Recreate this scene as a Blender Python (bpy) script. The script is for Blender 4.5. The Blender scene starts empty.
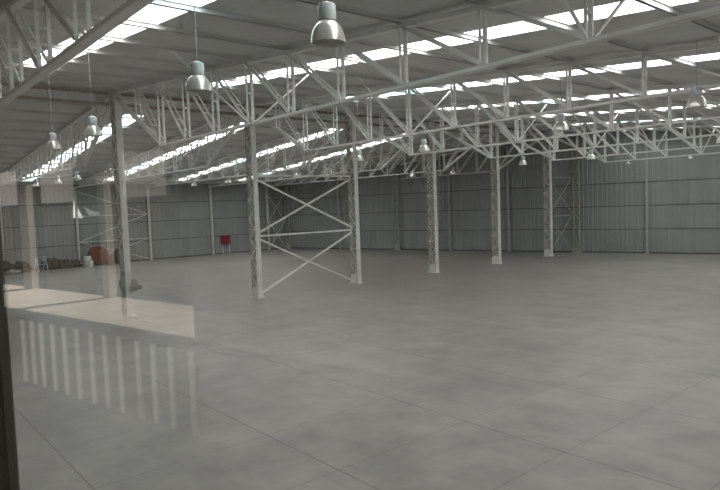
import bpy, math, random
from mathutils import Vector, Matrix
random.seed(7)
C = bpy.context.scene
COL = C.collection

# ------------------------------------------------------------------ camera
EYE = Vector((0.0, 0.0, 5.0))
PITCH, ROLL, YAW, FPX = 0.062747, -0.036059, -0.867887, 615.96
def cam_axes():
    cy, sy = math.cos(YAW), math.sin(YAW)
    fw = Vector((sy, cy, 0)); rt = Vector((cy, -sy, 0)); up = Vector((0, 0, 1))
    cp, sp = math.cos(PITCH), math.sin(PITCH)
    fw2 = fw*cp - up*sp; up2 = up*cp + fw*sp
    cr, sr = math.cos(ROLL), math.sin(ROLL)
    return rt*cr + up2*sr, up2*cr - rt*sr, fw2
cr_, cu_, cf_ = cam_axes()
cam = bpy.data.cameras.new('camera'); camo = bpy.data.objects.new('camera', cam); COL.objects.link(camo)
camo.matrix_world = Matrix(((cr_.x, cu_.x, -cf_.x, EYE.x), (cr_.y, cu_.y, -cf_.y, EYE.y), (cr_.z, cu_.z, -cf_.z, EYE.z), (0, 0, 0, 1)))
cam.sensor_width = 36; cam.lens = 36*FPX/720; cam.clip_start = 0.05; cam.clip_end = 500
C.camera = camo

# ------------------------------------------------------------------ world, sun, exposure
W = bpy.data.worlds.new('sky'); C.world = W; W.use_nodes = True
bg = W.node_tree.nodes['Background']; bg.inputs[0].default_value = (1.0, 0.86, 0.80, 1); bg.inputs[1].default_value = 0.32
sun = bpy.data.lights.new('sun', 'SUN'); suno = bpy.data.objects.new('sun', sun); COL.objects.link(suno)
sun.energy = 3.2; sun.angle = 0.05; sun.color = (1, 0.93, 0.85)
suno.rotation_euler = Vector((-0.20, 0.56, -0.80)).to_track_quat('-Z', 'Y').to_euler()
SKYLIGHT = 2.7
vs = C.view_settings; vs.view_transform = 'Standard'; vs.look = 'None'; vs.exposure = 1.08; vs.gamma = 1; vs.use_curve_mapping = False

# ------------------------------------------------------------------ materials
def newmat(name):
    m = bpy.data.materials.new(name); m.use_nodes = True
    return m, m.node_tree.nodes, m.node_tree.links, m.node_tree.nodes['Principled BSDF']
def mat(name, col, rough=0.6, metal=0.0, var=0.08, scale=3.0, bump=0.0, spec=0.4, dirt=None):
    m, N, L, b = newmat(name)
    b.inputs['Roughness'].default_value = rough; b.inputs['Metallic'].default_value = metal
    b.inputs['Specular IOR Level'].default_value = spec
    tc = N.new('ShaderNodeTexCoord'); n = N.new('ShaderNodeTexNoise'); n.inputs['Scale'].default_value = scale; n.inputs['Detail'].default_value = 6
    L.new(tc.outputs['Object'], n.inputs['Vector'])
    r = N.new('ShaderNodeValToRGB'); L.new(n.outputs['Fac'], r.inputs[0])
    r.color_ramp.elements[0].position = 0.3; r.color_ramp.elements[1].position = 0.7
    lo = [c*(1-var) for c in col]; hi = [min(1, c*(1+var)) for c in col]
    if dirt: lo = [c*(1-0.5) + d*0.5 for c, d in zip(col, dirt)]
    r.color_ramp.elements[0].color = (*lo, 1); r.color_ramp.elements[1].color = (*hi, 1)
    L.new(r.outputs[0], b.inputs['Base Color'])
    if bump:
        bp = N.new('ShaderNodeBump'); bp.inputs['Strength'].default_value = bump; L.new(n.outputs['Fac'], bp.inputs['Height']); L.new(bp.outputs[0], b.inputs['Normal'])
    return m
M = {}
M['steel'] = mat('painted_grey_steel', (0.86, 0.86, 0.84), 0.5, var=0.10, scale=1.5)
M['column'] = mat('painted_pale_column_steel', (0.82, 0.81, 0.78), 0.5, var=0.12, scale=2.0)
M['primer'] = mat('dusty_brownish_steel', (0.34, 0.31, 0.27), 0.7, var=0.2, scale=3.0)
M['purlin'] = mat('galvanised_purlin', (0.74, 0.75, 0.74), 0.5, var=0.06, scale=1.0)
M['lampmetal'] = mat('brushed_aluminium', (0.84, 0.83, 0.80), 0.3, 0.6, var=0.05, scale=8)
M['housing'] = mat('pale_lamp_housing', (0.68, 0.73, 0.74), 0.45, var=0.03)
M['cable'] = mat('grey_cable', (0.45, 0.45, 0.44), 0.6)
M['bulb'] = mat('unlit_glass_bulb', (0.75, 0.75, 0.72), 0.15)
M['dark'] = mat('dark_seam', (0.05, 0.052, 0.05), 0.8)
M['dimcolumn'] = mat('darkened_brownish_column_steel', (0.46, 0.44, 0.40), 0.6, var=0.35, scale=2.5)
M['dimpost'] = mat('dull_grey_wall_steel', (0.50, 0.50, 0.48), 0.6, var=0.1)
M['red'] = mat('red_painted_metal', (0.30, 0.02, 0.03), 0.5)
M['redtarp'] = mat('red_brown_tarpaulin', (0.20, 0.075, 0.055), 0.7, var=0.25, scale=4)
M['brown'] = mat('brown_cardboard', (0.20, 0.12, 0.08), 0.8, var=0.2)
M['white'] = mat('white_plastic', (0.72, 0.72, 0.68), 0.5)
M['blue'] = mat('pale_blue_paint', (0.40, 0.50, 0.55), 0.5)
M['junk'] = mat('dark_scrap', (0.09, 0.09, 0.075), 0.9, var=0.5, scale=5)
M['rag'] = mat('grey_cloth', (0.45, 0.46, 0.43), 0.9, var=0.3, scale=10)
M['frame'] = mat('dark_window_frame', (0.055, 0.055, 0.05), 0.6)
M['jamb'] = mat('brown_grey_window_frame', (0.26, 0.24, 0.20), 0.6)
M['office'] = mat('office_plaster', (0.34, 0.31, 0.29), 0.9)
M['officefloor'] = mat('dark_office_floor', (0.05, 0.05, 0.05), 0.7)
M['terrace'] = mat('sunlit_terrace_tile', (0.62, 0.56, 0.48), 0.8)
M['outwall'] = mat('pinkish_brick_building', (0.24, 0.18, 0.16), 0.9, var=0.1, scale=0.5)
M['yard'] = mat('grey_yard_ground', (0.16, 0.15, 0.14), 0.9)
M['post'] = mat('white_painted_post', (0.92, 0.88, 0.80), 0.6)
M['baluster'] = mat('white_baluster', (0.9, 0.88, 0.84), 0.5)

def wallmat(name, col):
    m, N, L, b = newmat(name); b.inputs['Roughness'].default_value = 0.62; b.inputs['Specular IOR Level'].default_value = 0.25
    tc = N.new('ShaderNodeTexCoord')
    n = N.new('ShaderNodeTexNoise'); n.inputs['Scale'].default_value = 0.25; n.inputs['Detail'].default_value = 4; L.new(tc.outputs['Object'], n.inputs['Vector'])
    # each sheet of cladding differs a little in tone
    mp = N.new('ShaderNodeMapping'); mp.inputs['Scale'].default_value = (0.95, 0.95, 0.48); L.new(tc.outputs['Object'], mp.inputs['Vector'])
    fl = N.new('ShaderNodeVectorMath'); fl.operation = 'FLOOR'; L.new(mp.outputs[0], fl.inputs[0])
    wn = N.new('ShaderNodeTexWhiteNoise'); L.new(fl.outputs[0], wn.inputs['Vector'])
    a = N.new('ShaderNodeMath'); a.operation = 'MULTIPLY_ADD'; a.inputs[1].default_value = 0.35; L.new(wn.outputs['Value'], a.inputs[0]); L.new(n.outputs['Fac'], a.inputs[2])
    r = N.new('ShaderNodeValToRGB'); L.new(a.outputs[0], r.inputs[0])
    r.color_ramp.elements[0].position = 0.3; r.color_ramp.elements[1].position = 1.0
    r.color_ramp.elements[0].color = (*[c*0.88 for c in col], 1); r.color_ramp.elements[1].color = (*[c*1.12 for c in col], 1)
    L.new(r.outputs[0], b.inputs['Base Color'])
    return m
M['wall'] = wallmat('grey_green_cladding', (0.36, 0.375, 0.36))
M['roof'] = wallmat('pale_roof_sheet', (0.70, 0.71, 0.70))

def floormat():
    m, N, L, b = newmat('power_floated_concrete')
    b.inputs['Specular IOR Level'].default_value = 0.6
    g = N.new('ShaderNodeNewGeometry'); sep = N.new('ShaderNodeSeparateXYZ'); L.new(g.outputs['Position'], sep.inputs[0])
    def math_(op, a, bb=None, c=None):
        n = N.new('ShaderNodeMath'); n.operation = op
        for i, v in enumerate((a, bb, c)):
            if v is None: continue
            if isinstance(v, (int, float)): n.inputs[i].default_value = v
            else: L.new(v, n.inputs[i])
        return n.outputs[0]
    def noise(scale, detail=6, rough=0.55, st=None):
        n = N.new('ShaderNodeTexNoise'); n.inputs['Scale'].default_value = scale; n.inputs['Detail'].default_value = detail; n.inputs['Roughness'].default_value = rough
        if st:
            mp = N.new('ShaderNodeMapping'); mp.inputs['Scale'].default_value = st; L.new(g.outputs['Position'], mp.inputs['Vector']); L.new(mp.outputs[0], n.inputs['Vector'])
        else: L.new(g.outputs['Position'], n.inputs['Vector'])
        return n.outputs['Fac']
    big = noise(0.16, 4); mid = noise(0.7, 7, 0.6); fine = noise(6, 5)
    streak = noise(1.0, 5, 0.6, (0.25, 1.6, 1))
    t = math_('MULTIPLY_ADD', mid, 0.9, math_('MULTIPLY', big, 0.5)); t = math_('MULTIPLY_ADD', fine, 0.12, t); t = math_('MULTIPLY_ADD', streak, 0.15, t)
    r = N.new('ShaderNodeValToRGB'); L.new(t, r.inputs[0])
    r.color_ramp.elements[0].position = 0.66; r.color_ramp.elements[1].position = 1.0
    r.color_ramp.elements[0].color = (0.282, 0.264, 0.250, 1); r.color_ramp.elements[1].color = (0.455, 0.424, 0.400, 1)
    # sawn joints
    def line(coord, off, step, w):
        f = math_('FRACT', math_('DIVIDE', math_('SUBTRACT', coord, off), step))
        d = math_('MULTIPLY', math_('MINIMUM', f, math_('SUBTRACT', 1.0, f)), step)
        return math_('LESS_THAN', d, w)
    jx = line(sep.outputs['X'], -6.55, 2.555, 0.011); jy = line(sep.outputs['Y'], 3.27, 3.70, 0.016)
    j = math_('MAXIMUM', math_('MULTIPLY', jx, 0.45), math_('MULTIPLY', jy, 0.6))
    # tyre arcs
    dist = noise(0.8, 3)
    arcs = None
    for (cx, cy, rad, w, s) in ((-20.0, 12.7, 2.7, 0.07, 0.28), (-5.2, 8.6, 3.2, 0.12, 0.13), (-24, 24, 7.0, 0.12, 0.12)):
        dx = math_('SUBTRACT', sep.outputs['X'], cx); dy = math_('SUBTRACT', sep.outputs['Y'], cy)
        rr = math_('SQRT', math_('ADD', math_('MULTIPLY', dx, dx), math_('MULTIPLY', dy, dy)))
        rr = math_('MULTIPLY_ADD', dist, 0.5, rr)
        d = math_('ABSOLUTE', math_('SUBTRACT', rr, rad+0.25))
        v = math_('MULTIPLY', math_('MAXIMUM', math_('SUBTRACT', 1.0, math_('DIVIDE', d, w*1.5)), 0.0), s)
        arcs = v if arcs is None else math_('MAXIMUM', arcs, v)
    arcs = math_('MULTIPLY', arcs, math_('MULTIPLY', mid, 2.0))
    k = math_('MAXIMUM', j, arcs)
    mx = N.new('ShaderNodeMix'); mx.data_type = 'RGBA'; 
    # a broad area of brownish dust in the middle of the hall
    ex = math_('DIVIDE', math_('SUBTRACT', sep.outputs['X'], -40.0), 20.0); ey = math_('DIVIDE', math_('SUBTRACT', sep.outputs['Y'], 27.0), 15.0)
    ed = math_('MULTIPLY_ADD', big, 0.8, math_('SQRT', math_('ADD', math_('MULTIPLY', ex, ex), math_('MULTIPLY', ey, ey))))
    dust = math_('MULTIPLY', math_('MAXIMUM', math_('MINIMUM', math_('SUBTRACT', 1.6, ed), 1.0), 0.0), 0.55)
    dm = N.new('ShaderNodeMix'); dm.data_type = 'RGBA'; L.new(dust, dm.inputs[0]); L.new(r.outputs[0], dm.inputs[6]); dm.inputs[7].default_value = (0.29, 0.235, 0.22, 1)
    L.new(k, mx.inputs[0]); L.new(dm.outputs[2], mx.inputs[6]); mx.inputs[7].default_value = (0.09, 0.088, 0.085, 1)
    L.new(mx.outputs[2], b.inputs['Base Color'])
    L.new(math_('MULTIPLY_ADD', mid, 0.25, 0.24), b.inputs['Roughness'])
    return m
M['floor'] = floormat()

def skymat():
    m, N, L, b = newmat('backlit_translucent_sheet')
    N.remove(b); out = N['Material Output']
    e = N.new('ShaderNodeEmission'); g = N.new('ShaderNodeNewGeometry')
    mp = N.new('ShaderNodeMapping'); mp.inputs['Scale'].default_value = (0.413, 0.134, 0); mp.inputs['Location'].default_value = (0.2, 0.05, 0); L.new(g.outputs['Position'], mp.inputs['Vector'])
    fl = N.new('ShaderNodeVectorMath'); fl.operation = 'FLOOR'; L.new(mp.outputs[0], fl.inputs[0])
    wn = N.new('ShaderNodeTexWhiteNoise'); L.new(fl.outputs[0], wn.inputs['Vector'])
    r = N.new('ShaderNodeValToRGB'); L.new(wn.outputs['Value'], r.inputs[0])
    r.color_ramp.elements[0].color = (0.66, 0.93, 0.88, 1); r.color_ramp.elements[0].position = 0.05
    r.color_ramp.elements[1].color = (1.0, 0.985, 0.97, 1); r.color_ramp.elements[1].position = 0.3
    n = N.new('ShaderNodeTexNoise'); n.inputs['Scale'].default_value = 0.6; n.inputs['Detail'].default_value = 4; L.new(g.outputs['Position'], n.inputs['Vector'])
    s = N.new('ShaderNodeMath'); s.operation = 'MULTIPLY_ADD'; s.inputs[1].default_value = SKYLIGHT*0.5; s.inputs[2].default_value = SKYLIGHT*0.75; L.new(n.outputs['Fac'], s.inputs[0])
    L.new(r.outputs[0], e.inputs[0]); L.new(s.outputs[0], e.inputs[1]); L.new(e.outputs[0], out.inputs[0])
    return m
M['skylight'] = skymat()
def reflmat(name, st):
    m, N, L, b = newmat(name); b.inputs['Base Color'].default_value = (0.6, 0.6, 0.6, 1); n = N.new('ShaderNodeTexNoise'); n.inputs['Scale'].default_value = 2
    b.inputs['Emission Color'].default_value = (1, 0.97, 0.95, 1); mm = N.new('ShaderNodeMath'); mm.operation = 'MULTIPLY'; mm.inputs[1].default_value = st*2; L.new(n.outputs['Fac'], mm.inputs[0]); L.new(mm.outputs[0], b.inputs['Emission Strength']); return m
M['reflpatch'] = reflmat('glowing_reflection_patch', 0.26); M['reflpatchdim'] = reflmat('dim_glowing_reflection_patch', 0.04)  # emission paints bright reflections onto the left wall

def glassmat():
    m, N, L, b = newmat('window_glass'); N.remove(b); out = N['Material Output']
    lw = N.new('ShaderNodeLayerWeight'); lw.inputs['Blend'].default_value = 0.5
    p = N.new('ShaderNodeMath'); p.operation = 'POWER'; p.inputs[1].default_value = 5; L.new(lw.outputs['Facing'], p.inputs[0])
    a = N.new('ShaderNodeMath'); a.operation = 'MULTIPLY_ADD'; a.inputs[1].default_value = 0.95; a.inputs[2].default_value = 0.05; L.new(p.outputs[0], a.inputs[0])
    t = N.new('ShaderNodeBsdfTransparent'); t.inputs[0].default_value = (0.985, 0.99, 0.985, 1)
    gl = N.new('ShaderNodeBsdfGlossy'); gl.inputs['Roughness'].default_value = 0.0; gl.inputs[0].default_value = (1, 1, 1, 1)
    mx = N.new('ShaderNodeMixShader'); L.new(a.outputs[0], mx.inputs[0]); L.new(t.outputs[0], mx.inputs[1]); L.new(gl.outputs[0], mx.inputs[2]); L.new(mx.outputs[0], out.inputs[0])
    return m
M['glass'] = glassmat()

# ------------------------------------------------------------------ mesh helpers
class MB:
    def __init__(s): s.v = []; s.f = []
    def hexa(s, p):                                   # 8 points: bottom ring, top ring
        n = len(s.v); s.v += [tuple(q) for q in p]
        for f in ((0, 3, 2, 1), (4, 5, 6, 7), (0, 1, 5, 4), (1, 2, 6, 5), (2, 3, 7, 6), (3, 0, 4, 7)): s.f.append(tuple(n+i for i in f))
    def box(s, x0, x1, y0, y1, z0, z1):
        s.hexa([(x0, y0, z0), (x1, y0, z0), (x1, y1, z0), (x0, y1, z0), (x0, y0, z1), (x1, y0, z1), (x1, y1, z1), (x0, y1, z1)])
    def bar(s, a, b, w, h=None, ref=(0, 1, 0)):        # w along ref, h along the third direction
        h = h or w; a = Vector(a); b = Vector(b); d = (b-a).normalized(); r = Vector(ref)
        r = (r - d*r.dot(d))
        if r.length < 1e-4: r = Vector((1, 0, 0)) - d*d.x
        r.normalize(); t = d.cross(r)
        P = []
        for c in (a, b):
            for sr, st in ((-1, -1), (1, -1), (1, 1), (-1, 1)): P.append(c + r*sr*w/2 + t*st*h/2)
        s.hexa(P)
    def angle(s, a, b, w, t=0.012, ref=(0, 1, 0), sg=1): # L section
        a = Vector(a); b = Vector(b); d = (b-a).normalized(); r = Vector(ref); r = (r-d*r.dot(d)).normalized(); q = d.cross(r)
        s.bar(a + q*(w/2)*1, b + q*(w/2)*1, t, w, ref); s.bar(a + r*sg*w/2, b + r*sg*w/2, w, t, ref)
    def tube(s, a, b, r, n=10, r2=None):
        a = Vector(a); b = Vector(b); d = (b-a).normalized(); x = d.orthogonal().normalized(); y = d.cross(x); r2 = r if r2 is None else r2
        k = len(s.v)
        for c, q in ((a, r), (b, r2)):
            for i in range(n):
                t = 2*math.pi*i/n; s.v.append(tuple(c + x*q*math.cos(t) + y*q*math.sin(t)))
        for i in range(n): s.f.append((k+i, k+(i+1) % n, k+n+(i+1) % n, k+n+i))
        s.f.append(tuple(k+i for i in reversed(range(n)))); s.f.append(tuple(k+n+i for i in range(n)))
    def lathe(s, prof, n=28, c=(0, 0, 0), close=False):
        k = len(s.v)
        for (r, z) in prof:
            for i in range(n):
                t = 2*math.pi*i/n; s.v.append((c[0]+r*math.cos(t), c[1]+r*math.sin(t), c[2]+z))
        m = len(prof)
        for j in range(m-1):
            for i in range(n): s.f.append((k+j*n+i, k+j*n+(i+1) % n, k+(j+1)*n+(i+1) % n, k+(j+1)*n+i))
        if close: s.f.append(tuple(k+i for i in reversed(range(n)))); s.f.append(tuple(k+(m-1)*n+i for i in range(n)))
    def blob(s, c, r, seed=0, n=10, m=7, amp=0.2):
        rnd = random.Random(seed); k = len(s.v)
        for j in range(m+1):
            ph = math.pi*j/m
            for i in range(n):
                th = 2*math.pi*i/n; q = 1 + amp*(rnd.random()-0.5)*2*(0 < j < m)
                s.v.append((c[0]+r[0]*q*math.sin(ph)*math.cos(th), c[1]+r[1]*q*math.sin(ph)*math.sin(th), max(0.0 if c[2] < r[2] else -9, c[2]+r[2]*q*math.cos(ph))))
        for j in range(m):
            for i in range(n): s.f.append((k+j*n+i, k+(j+1)*n+i, k+(j+1)*n+(i+1) % n, k+j*n+(i+1) % n))
    def build(s, name, m, parent=None, smooth=False, bevel=0):
        me = bpy.data.meshes.new(name); me.from_pydata(s.v, [], s.f); me.update(); me.materials.append(M[m] if isinstance(m, str) else m)
        if smooth:
            for p in me.polygons: p.use_smooth = True
        o = bpy.data.objects.new(name, me); COL.objects.link(o)
        if parent: o.parent = parent
        if bevel:
            b = o.modifiers.new('bevel', 'BEVEL'); b.width = bevel; b.segments = 2
        return o
def tag(o, label, cat, group=None, kind=None):
    if label: o['label'] = label
    if cat: o['category'] = cat
    if group: o['group'] = group
    if kind: o['kind'] = kind
    return o
def thing(name, label, cat, loc=(0, 0, 0), rz=0, group=None):
    o = bpy.data.objects.new(name, None); COL.objects.link(o); o.location = loc; o.rotation_euler = (0, 0, rz); o.empty_display_size = 0.2
    return tag(o, label, cat, group)
def struct(o): o['kind'] = 'structure'; return o
def dup(root, loc, rz=0, label=None, group=None):
    r = root.copy(); COL.objects.link(r); r.location = loc; r.rotation_euler = (0, 0, rz)
    if label: r['label'] = label
    if group: r['group'] = group
    for ch in [c for c in bpy.data.objects if c.parent == root]:
        c2 = ch.copy(); COL.objects.link(c2); c2.parent = r
        for g in [c for c in bpy.data.objects if c.parent == ch]:
            d = g.copy(); COL.objects.link(d); d.parent = c2
    return r

# ------------------------------------------------------------------ dimensions of the hall
U0, V0, S = -30.69, 10.742, 7.42          # ridge column row, first column in view, bay
SL, ZR = 0.0817, 11.1                     # roof slope and ridge height
WL, WR = -66.0, 3.9                       # side walls
K = 0.205                                 # skew of both gable walls
KB = 0.244
def vback(u): return 43.9 + KB*(u-WL)
def vnear(u): return 0.75 + K*u
def zroof(u): return ZR - SL*abs(u-U0)
E_ = Vector((1, K, 0)).normalized(); N_ = Vector((-K, 1, 0)).normalized()
DP = 0.75*N_.y                            # distance from eye to the pane
def pl(a, d, z): p = E_*a + N_*d; return (p.x, p.y, z)
def mir(a, d, z): return pl(a, 2*DP-d, z)  # a point seen mirrored in the pane at distance d

# floor: outline follows the skewed gables
b = MB(); x0, x1 = WL-0.3, WR+0.3
b.hexa([(x0, vnear(x0)-0.2, -0.3), (x1, vnear(x1)-0.2, -0.3), (x1, vback(x1)+0.2, -0.3), (x0, vback(x0)+0.2, -0.3),
        (x0, vnear(x0)-0.2, 0), (x1, vnear(x1)-0.2, 0), (x1, vback(x1)+0.2, 0), (x0, vback(x0)+0.2, 0)])
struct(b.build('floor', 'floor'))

# corrugated cladding
def corrugated(name, p0, p1, inward, z0, ztop, period=0.42, depth=0.045, thick=0.12):
    p0 = Vector((*p0, 0)); p1 = Vector((*p1, 0)); L = (p1-p0).length; d = (p1-p0)/L; n = Vector((*inward, 0)).normalized()
    b = MB(); k = int(L/period); pts = []
    for i in range(k):
        s = i*L/k; q = L/k
        pts += [(s, 0), (s+q*0.5, 0), (s+q*0.6, depth), (s+q*0.9, depth)]
    pts.append((L, 0))
    F = []
    for (s, h) in pts:
        c = p0 + d*s + n*h; F.append(c)
    nv = len(b.v)
    for c in F:
        zt = ztop(c.x); b.v.append((c.x, c.y, z0)); b.v.append((c.x, c.y, zt))
    m = len(F)
    for i in range(m-1): b.f.append((nv+2*i, nv+2*i+2, nv+2*i+3, nv+2*i+1))
    bk = len(b.v)
    for c in F:
        zt = ztop(c.x); t = c - n*(c-p0).dot(n) - n*thick; b.v.append((t.x, t.y, z0)); b.v.append((t.x, t.y, zt))
    for i in range(m-1): b.f.append((bk+2*i, bk+2*i+1, bk+2*i+3, bk+2*i+2))
    for i in range(m-1): b.f.append((nv+2*i+1, nv+2*i+3, bk+2*i+3, bk+2*i+1))
    w = struct(b.build(name, 'wall'))
    for z in (2.12, 4.18, 6.22):                      # dark horizontal sheet laps
        t = MB(); a = p0 + n*(depth+0.004); c = p1 + n*(depth+0.004)
        t.bar((a.x, a.y, z), (c.x, c.y, z), 0.02, 0.05, n); o = t.build('sheet_lap', 'dark', w)
    t = MB(); a = p0 + n*(depth+0.01); c = p1 + n*(depth+0.01)
    t.bar((a.x, a.y, 0.04), (c.x, c.y, 0.04), 0.03, 0.08, n); t.build('base_flashing', 'dark', w)
    return w
corrugated('wall_back', (WL, vback(WL)), (WR, vback(WR)), (KB, -1), 0, lambda u: zroof(u))
corrugated('wall_left', (WL, vnear(WL)), (WL, vback(WL)), (1, 0), 0, lambda u: zroof(u))
corrugated('wall_right', (WR, vback(WR)), (WR, vnear(WR)), (-1, 0), 0, lambda u: zroof(u))
# near gable wall with the office window opening the camera looks through
b = MB(); OA0, OA1, OZ0, OZ1 = -2.10, 0.95, 4.10, 6.05
t = 0.10
def gwall(a0, a1, z0, z1f, z1g=None):
    z1g = z1g if z1g is not None else z1f
    b.hexa([pl(a0, DP-t, z0), pl(a1, DP-t, z0), pl(a1, DP+t, z0), pl(a0, DP+t, z0), pl(a0, DP-t, z1f), pl(a1, DP-t, z1g), pl(a1, DP+t, z1g), pl(a0, DP+t, z1f)])
aL = WL/E_.x; aR = WR/E_.x; aC = U0/E_.x; 
zr = lambda a: zroof(a*E_.x)
gwall(aL, aC, 0, zr(aL), zr(aC)); gwall(aC, OA0-0.06, 0, zr(aC), zr(OA0)); gwall(OA1, aR, 0, zr(OA1), zr(aR)); gwall(OA0-0.06, OA1, 0, OZ0); gwall(OA0-0.06, OA1, OZ1, zr(OA0), zr(OA1))
struct(b.build('wall_near', 'wall'))

# roof slabs, with the rows of translucent sheets left open
strips = [V0 + S*n + 2.22 for n in range(-1, 6)]; SW = 1.12
wi = 0
for side in (1, -1):
    b = MB(); LX = (WR-U0) if side == 1 else (U0-WL)
    def slab(xa, xb, ya, yb):
        P = []
        for dz in (0, 0.06):
            ring = [(U0+side*xa, ya(xa)), (U0+side*xb, ya(xb)), (U0+side*xb, yb(xb)), (U0+side*xa, yb(xa))]
            if side == -1: ring = ring[::-1]
            P += [(x, y, zroof(x)+dz) for x, y in ring]
        b.hexa(P)
    lo = lambda x: vnear(U0+side*x)-0.1; hi = lambda x: vback(U0+side*x)+0.12
    XA, XB = 4.9, 32.0
    slab(0, XA, lo, hi); slab(XB, LX, lo, hi)
    use = strips if side == 1 else strips[:-2]
    cur = lo
    for sv in use:
        slab(XA, XB, cur, (lambda x, s=sv: s)); cur = (lambda x, s=sv: s+SW)
    slab(XA, XB, cur, hi)
    struct(b.build('ceiling', 'roof'))
    for sv in use:
        wi += 1; g = MB(); P = []
        for dz in (0.012, 0.04):
            ring = [(U0+side*XA, sv), (U0+side*XB, sv), (U0+side*XB, sv+SW), (U0+side*XA, sv+SW)]
            if side == -1: ring = ring[::-1]
            P += [(x, y, zroof(x)+dz) for x, y in ring]
        g.hexa(P); struct(g.build('window_%d' % wi, 'skylight'))

# ------------------------------------------------------------------ purlins
PX = [0.45, 2.95] + [5.37+2.42*k for k in range(12)]
ordn = ['first', 'second', 'third', 'fourth', 'fifth', 'sixth', 'seventh', 'eighth', 'ninth', 'tenth', 'eleventh', 'twelfth', 'thirteenth', 'fourteenth']
for side in (1, -1):
    for i, x in enumerate(PX):
        u = U0+side*x
        if u < WL+0.4 or u > WR-0.3: continue
        b = MB(); z = zroof(u)-0.005; ya, yb = vnear(u)+0.15, vback(u)-0.1
        if side == -1: ya = max(ya, -8)
        b.box(-0.012, 0.012, ya, yb, -0.125, 0); b.box(-0.06, 0.012, ya, yb, -0.125, -0.113); b.box(-0.012, 0.06, ya, yb, -0.012, 0)
        o = b.build('roof_purlin', 'purlin'); o.location = (u, 0, z)
        tag(o, 'grey steel purlin under the %s roof slope, %s one down from the ridge' % ('right' if side == 1 else 'left', ordn[i]), 'purlin', 'purlins under the %s roof slope' % ('right' if side == 1 else 'left'))

# ------------------------------------------------------------------ trusses
ZB = 7.83; G = 5.37; P_ = 2.42
parts_cache = {}
def cached(key, fn):
    if key not in parts_cache: parts_cache[key] = fn()
    return parts_cache[key]
def link_mesh(name, me, parent, loc=(0, 0, 0)):
    o = bpy.data.objects.new(name, me); COL.objects.link(o); o.parent = parent; o.location = loc; return o
def mesh_of(mb, name, m):
    me = bpy.data.meshes.new(name); me.from_pydata(mb.v, [], mb.f); me.update(); me.materials.append(M[m]); return me
ztop = lambda x: ZR - SL*x - 0.20
def make_truss(n, side, kmax, label, x_end):
    t = thing('roof_truss', label, 'roof truss', (U0, V0+S*n, 0), 0, 'roof trusses on the %s side' % ('right' if side == 1 else 'left'))
    s = side
    def bc():
        b = MB(); b.bar((s*(G-0.15), 0, ZB), (s*x_end, 0, ZB), 0.19, 0.018); b.bar((s*(G-0.15), -0.09, ZB+0.035), (s*x_end, -0.1, ZB+0.035), 0.012, 0.07); b.bar((s*(G-0.15), 0.09, ZB+0.035), (s*x_end, 0.1, ZB+0.035), 0.012, 0.07); return mesh_of(b, 'bottom_chord', 'steel')
    link_mesh('bottom_chord', cached(('bc', s, x_end), bc), t)
    def tc():
        b = MB(); b.bar((s*0.3, 0, ztop(0.3)+0.03), (s*x_end, 0, ztop(x_end)+0.02), 0.20, 0.10); return mesh_of(b, 'top_chord', 'steel')
    link_mesh('top_chord', cached(('tc', s, x_end), tc), t)
    def ep():
        b = MB(); b.bar((s*0.25, 0, ZR-0.45), (s*G, 0, ZB+0.06), 0.18, 0.15); return mesh_of(b, 'end_post', 'steel')
    link_mesh('end_post', cached(('ep', s), ep), t)
    def web(x):
        def f():
            b = MB()
            zb = ZB+0.05 if x >= G-0.01 else ZR-0.45+(ZB+0.5-ZR)*(x-0.25)/(G-0.25)
            for sy in (-1, 1): b.angle((s*x, sy*0.075, zb), (s*x, sy*0.075, ztop(x)), 0.07, 0.012, sg=sy)
            nb = 1
            for j in range(1, nb+1):
                zz = zb+(ztop(x)-zb)*j/(nb+1); b.box(s*x-0.03, s*x+0.03, -0.08, 0.08, zz-0.03, zz+0.03)
            return mesh_of(b, 'vertical_strut', 'steel')
        return f
    def diag(xa, xb):
        def f():
            b = MB(); A = Vector((s*xa, 0, ztop(xa))); B = Vector((s*xb, 0, ZB+0.05))
            for sy in (-1, 1): b.angle(A+Vector((0, sy*0.095, 0)), B+Vector((0, sy*0.095, 0)), 0.065, 0.012, sg=sy)
            for j in (1, 2):
                q = A.lerp(B, j/3); b.box(q.x-0.03, q.x+0.03, -0.09, 0.09, q.z-0.03, q.z+0.03)
            return mesh_of(b, 'diagonal_strut', 'steel')
        return f
    link_mesh('vertical_strut', cached(('v', s, 2.9), web(2.9)), t)
    for k in range(kmax+1):
        x = G+P_*k
        if x > x_end+0.01: break
        link_mesh('vertical_strut', cached(('v', s, k), web(x)), t)
        link_mesh('diagonal_strut', cached(('d', s, k), diag((G+P_*(k-1)) if k else 2.9, x if k else G)), t)
    for k in (3, 8):                                   # slanting braces from the bottom chord up to the purlin
        if k > kmax: continue
        x = G+P_*k
        def fb():
            b = MB(); top = ZR-SL*x-0.2
            dv = (top-ZB-0.05)/0.79
            for sy in (-1, 1):
                if n == 5 and sy == 1 and s == -1: continue
                b.bar((s*x, sy*0.08, ZB+0.05), (s*x, sy*(0.08+dv), top), 0.05, 0.05, (1, 0, 0))
            return mesh_of(b, 'fly_brace', 'steel')
        link_mesh('fly_brace', cached(('f', s, k, n == 5), fb), t)
    return t
pos = {-1: 'crossing the upper left corner, nearest the window', 0: 'at the column with the grey bundle near its foot', 1: 'at the left column of the cross braces',
       2: 'at the right column of the cross braces', 3: 'at the first column beyond the cross braces', 4: 'at the second column beyond the cross braces', 5: 'at the last free-standing column before the back wall'}
for n in range(-1, 6):
    make_truss(n, 1, 11, 'steel truss on the right side %s' % pos[n], 33.9)
for n in range(0, 6):
    make_truss(n, -1, 11 if n < 5 else 5, 'steel truss on the left side %s' % pos[n], 34.9 if n < 5 else 18.4)

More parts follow.
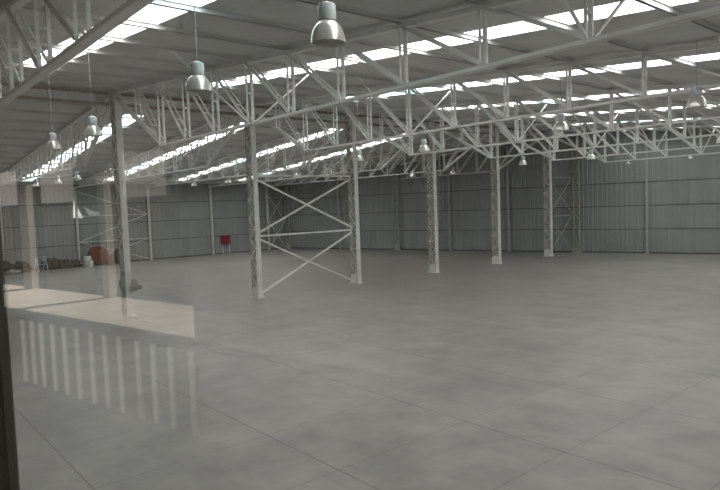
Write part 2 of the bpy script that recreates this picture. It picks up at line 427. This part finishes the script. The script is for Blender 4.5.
# ------------------------------------------------------------------ lattice columns
def column_parts(t, h, m='column', w=0.30, half=0.33, plinth=0.62, lace=0.55, two=True):
    for sy in (-1, 1):                                   # left channel is brownish, its colour darkened for the shaded column interior
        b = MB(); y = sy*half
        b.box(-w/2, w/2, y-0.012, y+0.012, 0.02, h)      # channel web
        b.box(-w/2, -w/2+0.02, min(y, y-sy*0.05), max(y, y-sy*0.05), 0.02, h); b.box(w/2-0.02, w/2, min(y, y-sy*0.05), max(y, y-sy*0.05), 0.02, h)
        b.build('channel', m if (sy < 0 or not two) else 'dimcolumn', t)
    for sx in (-1, 1):
        b = MB(); x = sx*(w/2+0.008); k = int((h-plinth)/lace)
        for i in range(k):
            z0 = plinth+i*lace; y0 = -half+0.04 if i % 2 == 0 else half-0.04
            b.bar((x, y0, z0), (x, -y0, z0+lace), 0.055, 0.016, (0, 0, 1))
            if i % 3 == 0: b.box(x-0.008, x+0.008, -half, half, z0-0.03, z0+0.03)
        b.build('lacing', m, t)
    b = MB(); b.box(-w/2-0.012, w/2+0.012, -half-0.014, half+0.014, 0.02, plinth-0.08); b.build('base_casing', m, t)
    b = MB(); b.box(-w/2-0.12, w/2+0.12, -half-0.12, half+0.12, 0, 0.03); b.build('base_plate', 'steel', t)
labs = {0: 'pale steel lattice column with a grey bundle strapped near its foot, leftmost of the row', 1: 'pale steel lattice column at the left end of the cross braces',
        2: 'pale steel lattice column at the right end of the cross braces', 3: 'pale steel lattice column just right of the cross-braced pair',
        4: 'pale steel lattice column, second to the right of the cross-braced pair', 5: 'pale steel lattice column with broad base plate, last free-standing one before the back wall'}
cg = 'lattice columns along the ridge'
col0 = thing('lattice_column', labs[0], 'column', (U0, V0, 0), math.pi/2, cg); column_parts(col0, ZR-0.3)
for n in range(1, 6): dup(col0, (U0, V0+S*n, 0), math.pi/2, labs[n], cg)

# ridge girders between the columns
rl = ['left of the column with the grey bundle', 'between the column with the bundle and the cross braces', 'above the cross-braced pair', 'between the cross braces and the next column on the right', 'between the third and second to last ridge columns', 'between the last two free-standing columns']
def girder(y0, y1, label):
    t = thing('ridge_girder', label, 'girder', (U0, y0, 0), 0, 'lattice girders along the ridge'); L = y1-y0
    for nm, z in (('top_chord', 10.86), ('bottom_chord', 10.36)):
        b = MB(); b.box(-0.06, 0.06, 0.32, L-0.32, z-0.06, z+0.06); b.build(nm, 'primer', t)
    b = MB(); k = 14
    for i in range(k):
        ya = 0.35+(L-0.7)*i/k; yb = 0.35+(L-0.7)*(i+1)/k; z0, z1 = (10.38, 10.84) if i % 2 else (10.84, 10.38)
        b.bar((0, ya, z0), (0, yb, z1), 0.03, 0.03, (1, 0, 0)); b.bar((0, yb, 10.38), (0, yb, 10.84), 0.025, 0.025, (1, 0, 0))
    b.build('web', 'purlin', t)
    return t
for i, n in enumerate(range(-1, 5)): girder(V0+S*n, V0+S*(n+1), 'steel ridge girder, %s' % rl[i])

# cross bracing between ridge columns
def bracing(x, ya, yb, label, mt='column', zs=((0.15, 3.35), (3.65, 6.75)), struts=(3.5, 6.95), r=0.035, g='cross bracing frames'):
    t = thing('cross_bracing', label, 'bracing', (x, ya, 0), 0, g); L = yb-ya
    for z in struts:
        b = MB(); b.bar((0, 0, z), (0, L, z), 2*r, 2*r, (1, 0, 0)); b.build('strut', mt, t)
    for z0, z1 in zs:
        for off, (a, c) in ((-0.045, (z0, z1)), (0.045, (z1, z0))):
            b = MB(); b.bar((off, 0, a), (off, L, c), 2*r, 2*r, (1, 0, 0)); b.build('diagonal_tie', mt, t)
    return t
bracing(U0, V0+S+0.20, V0+2*S-0.20, 'tall pale steel cross bracing between two columns in the middle of the hall', r=0.05)
vb5 = vback(U0)-0.5
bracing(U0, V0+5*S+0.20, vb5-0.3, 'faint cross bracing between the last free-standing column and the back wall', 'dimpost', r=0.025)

# wall columns and posts
def wallrot(): return math.atan(KB)
for u, lab in ((-65.4, 'grey lattice wall column in the far corner of the hall'), (-49.5, 'grey lattice wall column on the back wall, seen left of the column beyond the cross braces'), (-30.4, 'lattice wall column on the back wall, right beside the last free-standing column')):
    h = zroof(u)-0.3
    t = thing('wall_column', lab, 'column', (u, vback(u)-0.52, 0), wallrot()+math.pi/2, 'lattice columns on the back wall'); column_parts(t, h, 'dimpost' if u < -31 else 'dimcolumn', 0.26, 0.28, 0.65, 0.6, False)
def wall_post(loc, rz, h, label, g, m='dimpost'):
    t = thing('wall_post', label, 'post', loc, rz, g)
    b = MB(); b.box(-0.09, 0.09, -0.10, -0.088, 0.02, h); b.box(-0.09, 0.09, 0.088, 0.10, 0.02, h); b.box(-0.008, 0.008, -0.088, 0.088, 0.02, h); b.build('shaft', m, t)
    b = MB(); b.box(-0.16, 0.16, -0.16, 0.16, 0, 0.025); b.build('base_plate', 'steel', t)
for u, lab in ((-57.6, 'pale wall post on the back wall, seen between the cross-braced columns'), (-43.3, 'pale back-wall post just right of the first column beyond the cross braces'),
               (-37.0, 'pale back-wall post just right of the second column beyond the cross braces'), (-24.7, 'pale wall post on the back wall at far right, standing alone')):
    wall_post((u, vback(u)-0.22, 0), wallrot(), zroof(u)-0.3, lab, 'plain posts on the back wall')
for v, lab in ((18.5, 'pale wall post on the left wall beside the white buckets'), (25.9, 'pale wall post on the left wall right of the wall bracing'), (33.3, 'pale wall post beside the red hose cabinet'), (40.9, 'pale wall post on the left wall, nearest to the far corner'), (11.8, 'pale wall post on the left wall beside the scrap heap, leftmost one')):
    wall_post((WL+0.22, v, 0), 0, zroof(WL)-0.3, lab, 'plain posts on the left wall', 'column')
# bracing on the left wall
t = thing('wall_bracing', 'thin pale bracing on the left wall right of the white buckets', 'bracing', (WL+0.28, 18.6, 0))
for a, c in (((0, 2.4), (7.1, 2.4)), ((0, 5.0), (7.1, 5.0)), ((0, 2.4), (7.1, 5.0)), ((0, 7.5), (7.1, 5.05)), ((0, 2.4), (7.1, 0.15)), ((0, 0.15), (7.1, 2.4))):
    b = MB(); b.bar((0, *a), (0, *c), 0.07, 0.07, (1, 0, 0)); b.build('strut' if a[1] == c[1] else 'diagonal_tie', 'column', t)
t = thing('wall_bracing', 'thin grey bracing on the left wall next to the far corner', 'bracing', (WL+0.28, 41.0, 0))
for a, c in (((0, 3.5), (2.3, 3.5)), ((0, 0.2), (2.3, 3.5)), ((0, 3.5), (2.3, 0.2)), ((0, 3.6), (2.3, 6.8)), ((0, 6.8), (2.3, 3.6))):
    b = MB(); b.bar((0, *a), (0, *c), 0.06, 0.06, (1, 0, 0)); b.build('strut' if a[1] == c[1] else 'diagonal_tie', 'steel', t)

# ------------------------------------------------------------------ pendant lamps
def lamp_parts(t, wire):
    out = [(0.25, 0.0), (0.249, 0.045), (0.242, 0.10), (0.227, 0.16), (0.202, 0.215), (0.165, 0.265), (0.125, 0.30), (0.095, 0.32)]
    prof = out + [(0.088, 0.314)] + [(r_-0.008, z_-0.004) for r_, z_ in out[::-1][1:-1]] + [(0.242, 0.0), (0.25, 0.0)]
    b = MB(); b.lathe(prof, 36); b.build('reflector', 'lampmetal', t, True)
    b = MB(); b.lathe([(0.0, 0.32), (0.118, 0.322), (0.128, 0.345), (0.128, 0.52), (0.118, 0.545), (0.05, 0.575), (0.0, 0.575)], 28); hs = b.build('housing', 'housing', t, True)
    md = hs.modifiers.new('edge', 'EDGE_SPLIT'); md.split_angle = math.radians(40)
    b = MB(); b.lathe([(0.0, 0.06), (0.03, 0.07), (0.045, 0.12), (0.04, 0.18), (0.02, 0.24), (0.018, 0.28)], 14); b.build('bulb', 'bulb', t, True)
    b = MB(); b.tube((0, 0, 0.57), (0, 0, 0.57+wire), 0.008, 6); b.build('cable', 'cable', t)
lamps = [
 (-7.08, 5.54, 'large silver pendant lamp nearest the camera, at the top edge left of centre'),
 (-11.24, 5.55, 'silver pendant lamp hanging on a long wire at upper left, second nearest to the camera'),
 (-18.91, 5.93, 'silver pendant lamp hanging just left of the top of the column with the bundle'),
 (-23.19, 5.91, 'silver pendant lamp at the far left above the low wall lamps'),
 (-50.73, 11.56, 'tiny pendant lamp, leftmost of four hanging in a line at the left edge'),
 (-46.73, 12.06, 'tiny pendant lamp, second from left of four hanging in a line at the left edge'),
 (-42.12, 12.02, 'tiny pendant lamp, third from left of four hanging in a line at the left edge'),
 (-36.03, 12.03, 'small pendant lamp seen just left of the shaft of the column with the bundle'),
 (-51.5, 24.52, 'tiny pendant lamp left of the two hanging before the red hose cabinet wall'),
 (-46.71, 25.31, 'tiny pendant lamp seen just left of the left cross-braced column'),
 (-36.48, 25.36, 'tiny pendant lamp seen between the cross-braced columns, left one'),
 (-24.45, 20.87, 'small pendant lamp seen right beside the top of the right cross-braced column'),
 (-34.17, 26.81, 'tiny pendant lamp seen between the cross-braced columns, right one'),
 (-19.34, 20.37, 'pendant lamp seen above the first column beyond the cross braces'),
 (-37.47, 38.0, 'tiny far pendant lamp seen left of the first column beyond the cross braces'),
 (-33.53, 38.65, 'tiny far pendant lamp seen between the first and second columns beyond the cross braces'),
 (-24.19, 34.88, 'small pendant lamp seen midway between the last two free-standing columns'),
 (-11.72, 19.16, 'pendant lamp seen right above the last free-standing column'),
 (-19.52, 35.17, 'small pendant lamp seen just right of the last free-standing column'),
 (-6.9, 18.0, 'pendant lamp near the right edge with a broad silver shade'),
 (-11.0, 31.6, 'pendant lamp cut by the right edge, below the broad silver one'),
 (-20.2, 51.4, 'tiny far pendant lamp before the back wall near the right edge'),
 (-25.6, 52.3, 'tiny far pendant lamp above the lone post at the right of the back wall')]
for (u, v, lab) in lamps:
    zl = 7.8 if v > 50 else 7.34
    t = thing('pendant_lamp', lab, 'lamp', (u, v, zl), 0, 'high bay pendant lamps')
    f = 0.6 if v > 50 else 1.0; t.scale = (f, f, f); lamp_parts(t, (zroof(u)-0.02-zl)/f-0.57)

# ------------------------------------------------------------------ things standing in the hall
t = thing('hose_cabinet', 'small red fire hose cabinet on legs against the left wall', 'cabinet', (WL+0.35, 34.9, 0))
b = MB(); b.box(-0.15, 0.15, -0.55, 0.55, 1.15, 2.1); b.build('cabinet_body', 'red', t, bevel=0.02)
b = MB(); b.box(0.152, 0.17, -0.48, 0.48, 1.22, 2.03); dd = b.build('door', 'red', t); b = MB(); b.box(0.171, 0.20, 0.36, 0.40, 1.55, 1.70); b.build('handle', 'steel', dd)
for sy in (-1, 1):
    b = MB(); b.box(-0.04, 0.04, sy*0.42-0.04, sy*0.42+0.04, 0, 1.15); b.build('leg', 'steel', t)

b = MB()
b.blob((0.50, 0.20, 1.52), (0.09, 0.16, 0.25), 3, amp=0.45); b.blob((0.48, 0.42, 1.42), (0.09, 0.20, 0.11), 5, amp=0.5)
tag(b.build('cloth_bundle', 'rag'), 'lumpy grey cloth bundle strapped low on the leftmost lattice column', 'bundle').location = (U0, V0, 0)
b = MB(); b.blob((0.0, -0.24, 1.6), (0.13, 0.09, 0.30), 8, amp=0.5)
tag(b.build('hanging_rag', 'rag'), 'dark grey rag hanging on the left side of the leftmost lattice column', 'rag').location = (U0, V0, 0)

def pile(name, m, loc, blobs, label, cat, seed, kind=None, group=None):
    b = MB()
    for i, (c, r) in enumerate(blobs): b.blob(c, r, seed+i, 14, 9, 0.3)
    o = b.build(name, m); o.location = loc; tag(o, label, cat, group, kind); return o
t = thing('covered_reel', 'rounded rust-red tarpaulin-covered reel against the left wall', 'reel', (-64.6, 20.0, 0))
b = MB(); b.tube((0.35, 0, 0.98), (-0.45, 0, 0.98), 0.95, 26); b.build('reel_drum', 'redtarp', t, bevel=0.05)
b = MB(); b.box(-0.4, 0.3, -1.35, -0.75, 0, 1.0); b.box(-0.4, 0.3, 0.78, 1.3, 0, 0.9); b.build('side_sacks', 'redtarp', t, bevel=0.12)
b = MB(); b.box(-0.4, 0.4, -0.55, 0.55, 0, 1.35); b.box(-0.3, 0.3, -0.4, 0.4, 1.35, 1.5); tag(b.build('cardboard_box', 'brown', bevel=0.04), 'brown box against the left wall, right of the rust-red reel', 'box').location = (-64.9, 22.3, 0)
def bucket(loc, s, label):
    t = thing('plastic_drum', label, 'drum', loc, 0, 'white plastic drums'); b = MB()
    b.lathe([(0, 0), (0.26*s, 0), (0.30*s, 0.05), (0.31*s, 0.8*s), (0.27*s, 0.92*s), (0, 0.95*s)], 18); b.build('drum_body', 'white', t, True)
    b = MB(); b.lathe([(0, 0.95*s), (0.1*s, 0.95*s), (0.1*s, 1.05*s), (0, 1.05*s)], 12); b.build('cap', 'dark', t)
bucket((-63.8, 18.7, 0), 1.15, 'white plastic drum on the floor by the left wall, taller one beside the post')
bucket((-62.5, 18.6, 0), 0.75, 'short white plastic drum on the floor in front of the rust-red reel')
# folding frame
t = thing('folding_frame', 'pale blue and white folding trestle beside the scrap heap', 'trestle', (-62.6, 14.2, 0), 0.3)
for sx in (-1, 1):
    for sy in (-1, 1):
        b = MB(); b.bar((sx*0.4, sy*0.45, 0), (sx*0.05, sy*0.4, 1.35), 0.08, 0.08); b.build('leg', 'white' if sy < 0 else 'blue', t)
b = MB(); b.bar((0, -0.5, 1.36), (0, 0.5, 1.36), 0.12, 0.10); b.build('top_bar', 'blue', t)
b = MB(); b.bar((0.22, -0.43, 0.7), (0.22, 0.43, 0.7), 0.05, 0.05); b.bar((-0.22, -0.43, 0.7), (-0.22, 0.43, 0.7), 0.05, 0.05); b.build('cross_bar', 'blue', t)
pile('scrap_heap', 'junk', (-64.6, 16.3, 0), [((0, -0.7, 0.35), (0.7, 0.8, 0.65)), ((0, 0.4, 0.3), (0.7, 0.9, 0.5)), ((0.1, 1.3, 0.3), (0.5, 0.6, 0.45))], 'low dark green scrap heap against the left wall, right of the trestle', 'heap', 31, 'stuff')
pile('scrap_heap', 'junk', (-64.4, 12.6, 0), [((0, -0.9, 0.4), (0.7, 0.8, 0.7)), ((0, 0.3, 0.35), (0.7, 0.8, 0.6))], 'dark scrap heap at the left edge, left of the trestle', 'heap', 61, 'stuff')
pile('sandbag', 'rag', (-62.9, 12.0, 0), [((0, 0, 0.18), (0.4, 0.6, 0.2))], 'pale grey sack lying on the floor before the scrap heap at the left edge', 'sack', 71)
b = MB(); b.box(-0.05, 0.05, -1.1, 1.1, 0, 1.9); o = tag(b.build('board_sheet', 'wall', bevel=0.01), 'grey board sheet leaning upright behind the scrap heap on the left wall', 'board'); o.location = (WL+0.35, 15.6, 0); o.rotation_euler = (0, 0.06, 0)

# glowing patches on the left wall, standing in for reflections in the glass
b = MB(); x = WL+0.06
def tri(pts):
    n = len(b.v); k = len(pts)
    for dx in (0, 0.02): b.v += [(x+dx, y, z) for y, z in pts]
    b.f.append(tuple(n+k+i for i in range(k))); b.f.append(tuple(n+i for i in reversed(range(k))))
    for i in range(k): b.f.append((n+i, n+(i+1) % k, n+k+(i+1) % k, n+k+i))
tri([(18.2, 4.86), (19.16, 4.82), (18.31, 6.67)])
struct(b.build('window_%d' % (wi+1), 'reflpatch')); b = MB()  # painted reflection, the wall has no opening here
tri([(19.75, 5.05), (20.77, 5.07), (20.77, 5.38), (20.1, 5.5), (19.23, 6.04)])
struct(b.build('window_%d' % (wi+2), 'reflpatchdim'))  # dimmer painted reflection beside the first

# ------------------------------------------------------------------ the window in front of the camera
t = thing('office_window', 'large glass pane with a dark frame, the window the hall is seen through', 'window', pl((OA0+OA1)/2, DP, OZ0), math.atan(K))
hw = (OA1-OA0)/2; hh = OZ1-OZ0
for nm, (xa, xb, za, zb) in (('frame_jamb', (-hw, -hw+0.18, 0, hh)), ('frame_jamb', (hw-0.05, hw, 0, hh)), ('frame_sill', (-hw+0.18, hw-0.05, 0, 0.05)), ('frame_head', (-hw+0.18, hw-0.05, hh-0.05, hh))):
    b = MB(); b.box(xa, xb, -0.03, 0.03, za, zb); b.build(nm, 'jamb', t)
b = MB(); b.box(-hw+0.18, hw-0.05, -0.003, 0.003, 0.05, hh-0.05); b.build('glass_pane', 'glass', t)

# ------------------------------------------------------------------ the office behind the camera and what lies beyond it
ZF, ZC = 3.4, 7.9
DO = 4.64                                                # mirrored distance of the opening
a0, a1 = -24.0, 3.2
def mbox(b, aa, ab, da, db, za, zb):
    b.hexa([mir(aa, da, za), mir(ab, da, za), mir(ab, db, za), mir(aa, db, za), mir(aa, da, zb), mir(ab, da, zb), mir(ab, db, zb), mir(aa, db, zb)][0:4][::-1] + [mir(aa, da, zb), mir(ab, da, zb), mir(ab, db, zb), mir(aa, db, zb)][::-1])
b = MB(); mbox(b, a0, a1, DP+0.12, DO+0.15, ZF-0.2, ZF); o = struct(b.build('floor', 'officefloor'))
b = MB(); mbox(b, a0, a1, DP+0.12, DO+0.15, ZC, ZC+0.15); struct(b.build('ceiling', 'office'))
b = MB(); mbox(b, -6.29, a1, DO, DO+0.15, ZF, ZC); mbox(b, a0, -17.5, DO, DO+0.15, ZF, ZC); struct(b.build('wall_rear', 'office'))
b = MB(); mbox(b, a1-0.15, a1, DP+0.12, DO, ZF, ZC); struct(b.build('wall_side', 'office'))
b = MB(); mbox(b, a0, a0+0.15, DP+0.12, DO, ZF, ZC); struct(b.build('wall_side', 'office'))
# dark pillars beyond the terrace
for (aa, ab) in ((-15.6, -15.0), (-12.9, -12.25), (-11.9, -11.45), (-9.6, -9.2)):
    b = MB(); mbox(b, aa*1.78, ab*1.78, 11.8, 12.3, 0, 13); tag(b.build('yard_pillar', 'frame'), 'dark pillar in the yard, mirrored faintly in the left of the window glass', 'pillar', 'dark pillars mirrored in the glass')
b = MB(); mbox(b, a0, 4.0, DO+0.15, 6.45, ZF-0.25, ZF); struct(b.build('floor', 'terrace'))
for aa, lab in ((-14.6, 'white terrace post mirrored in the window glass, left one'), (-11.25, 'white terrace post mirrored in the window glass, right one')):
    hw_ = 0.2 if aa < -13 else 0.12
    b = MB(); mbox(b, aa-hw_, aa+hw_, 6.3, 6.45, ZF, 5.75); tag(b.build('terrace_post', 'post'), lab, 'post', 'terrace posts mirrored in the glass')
b = MB(); mbox(b, a0, 4.0, 6.5, 6.62, 6.15, 9.2); tag(b.build('sky_hiding_fascia', 'office'), 'deep plain fascia added above the terrace to hide the mirrored sky', 'fascia')  # added to block the sky's reflection and even out the veil
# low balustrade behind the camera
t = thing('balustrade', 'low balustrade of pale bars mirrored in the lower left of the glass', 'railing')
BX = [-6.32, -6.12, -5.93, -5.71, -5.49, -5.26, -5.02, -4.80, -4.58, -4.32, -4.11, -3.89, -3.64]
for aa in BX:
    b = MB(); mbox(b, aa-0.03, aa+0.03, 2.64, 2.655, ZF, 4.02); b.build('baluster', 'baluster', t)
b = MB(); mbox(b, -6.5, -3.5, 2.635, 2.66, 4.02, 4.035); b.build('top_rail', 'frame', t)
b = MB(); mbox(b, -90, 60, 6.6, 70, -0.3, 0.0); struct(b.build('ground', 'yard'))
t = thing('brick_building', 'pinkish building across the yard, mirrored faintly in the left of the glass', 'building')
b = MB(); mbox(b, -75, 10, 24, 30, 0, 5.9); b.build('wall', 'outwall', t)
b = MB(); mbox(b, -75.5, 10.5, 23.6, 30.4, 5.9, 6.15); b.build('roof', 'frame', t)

# unseen spotlight, added in the office to brighten the mirrored balustrade
P0 = Vector(mir(-4.9, 1.35, 6.9)); P1 = Vector(mir(-5.0, 2.65, 3.7)); dv = (P1-P0).normalized()
t = thing('added_spotlight', 'spotlight added in the office, out of view, to brighten the mirrored balustrade', 'lamp', P0)
b = MB(); b.tube(-dv*0.2, dv*0.0, 0.05, 18, 0.08); b.build('lamp_body', 'frame', t)
b = MB(); b.tube(-dv*0.15, (0, 0, ZC-6.9), 0.012, 8); b.build('stem', 'frame', t)
sl = bpy.data.lights.new('spot_beam', 'SPOT'); sl.energy = 340; sl.spot_size = math.radians(75); sl.spot_blend = 0.6; sl.shadow_soft_size = 0.06; sl.color = (1, 0.93, 0.84)
so = bpy.data.objects.new('spot_beam', sl); COL.objects.link(so); so.location = P0+dv*0.03; so.rotation_euler = dv.to_track_quat('-Z', 'Y').to_euler()
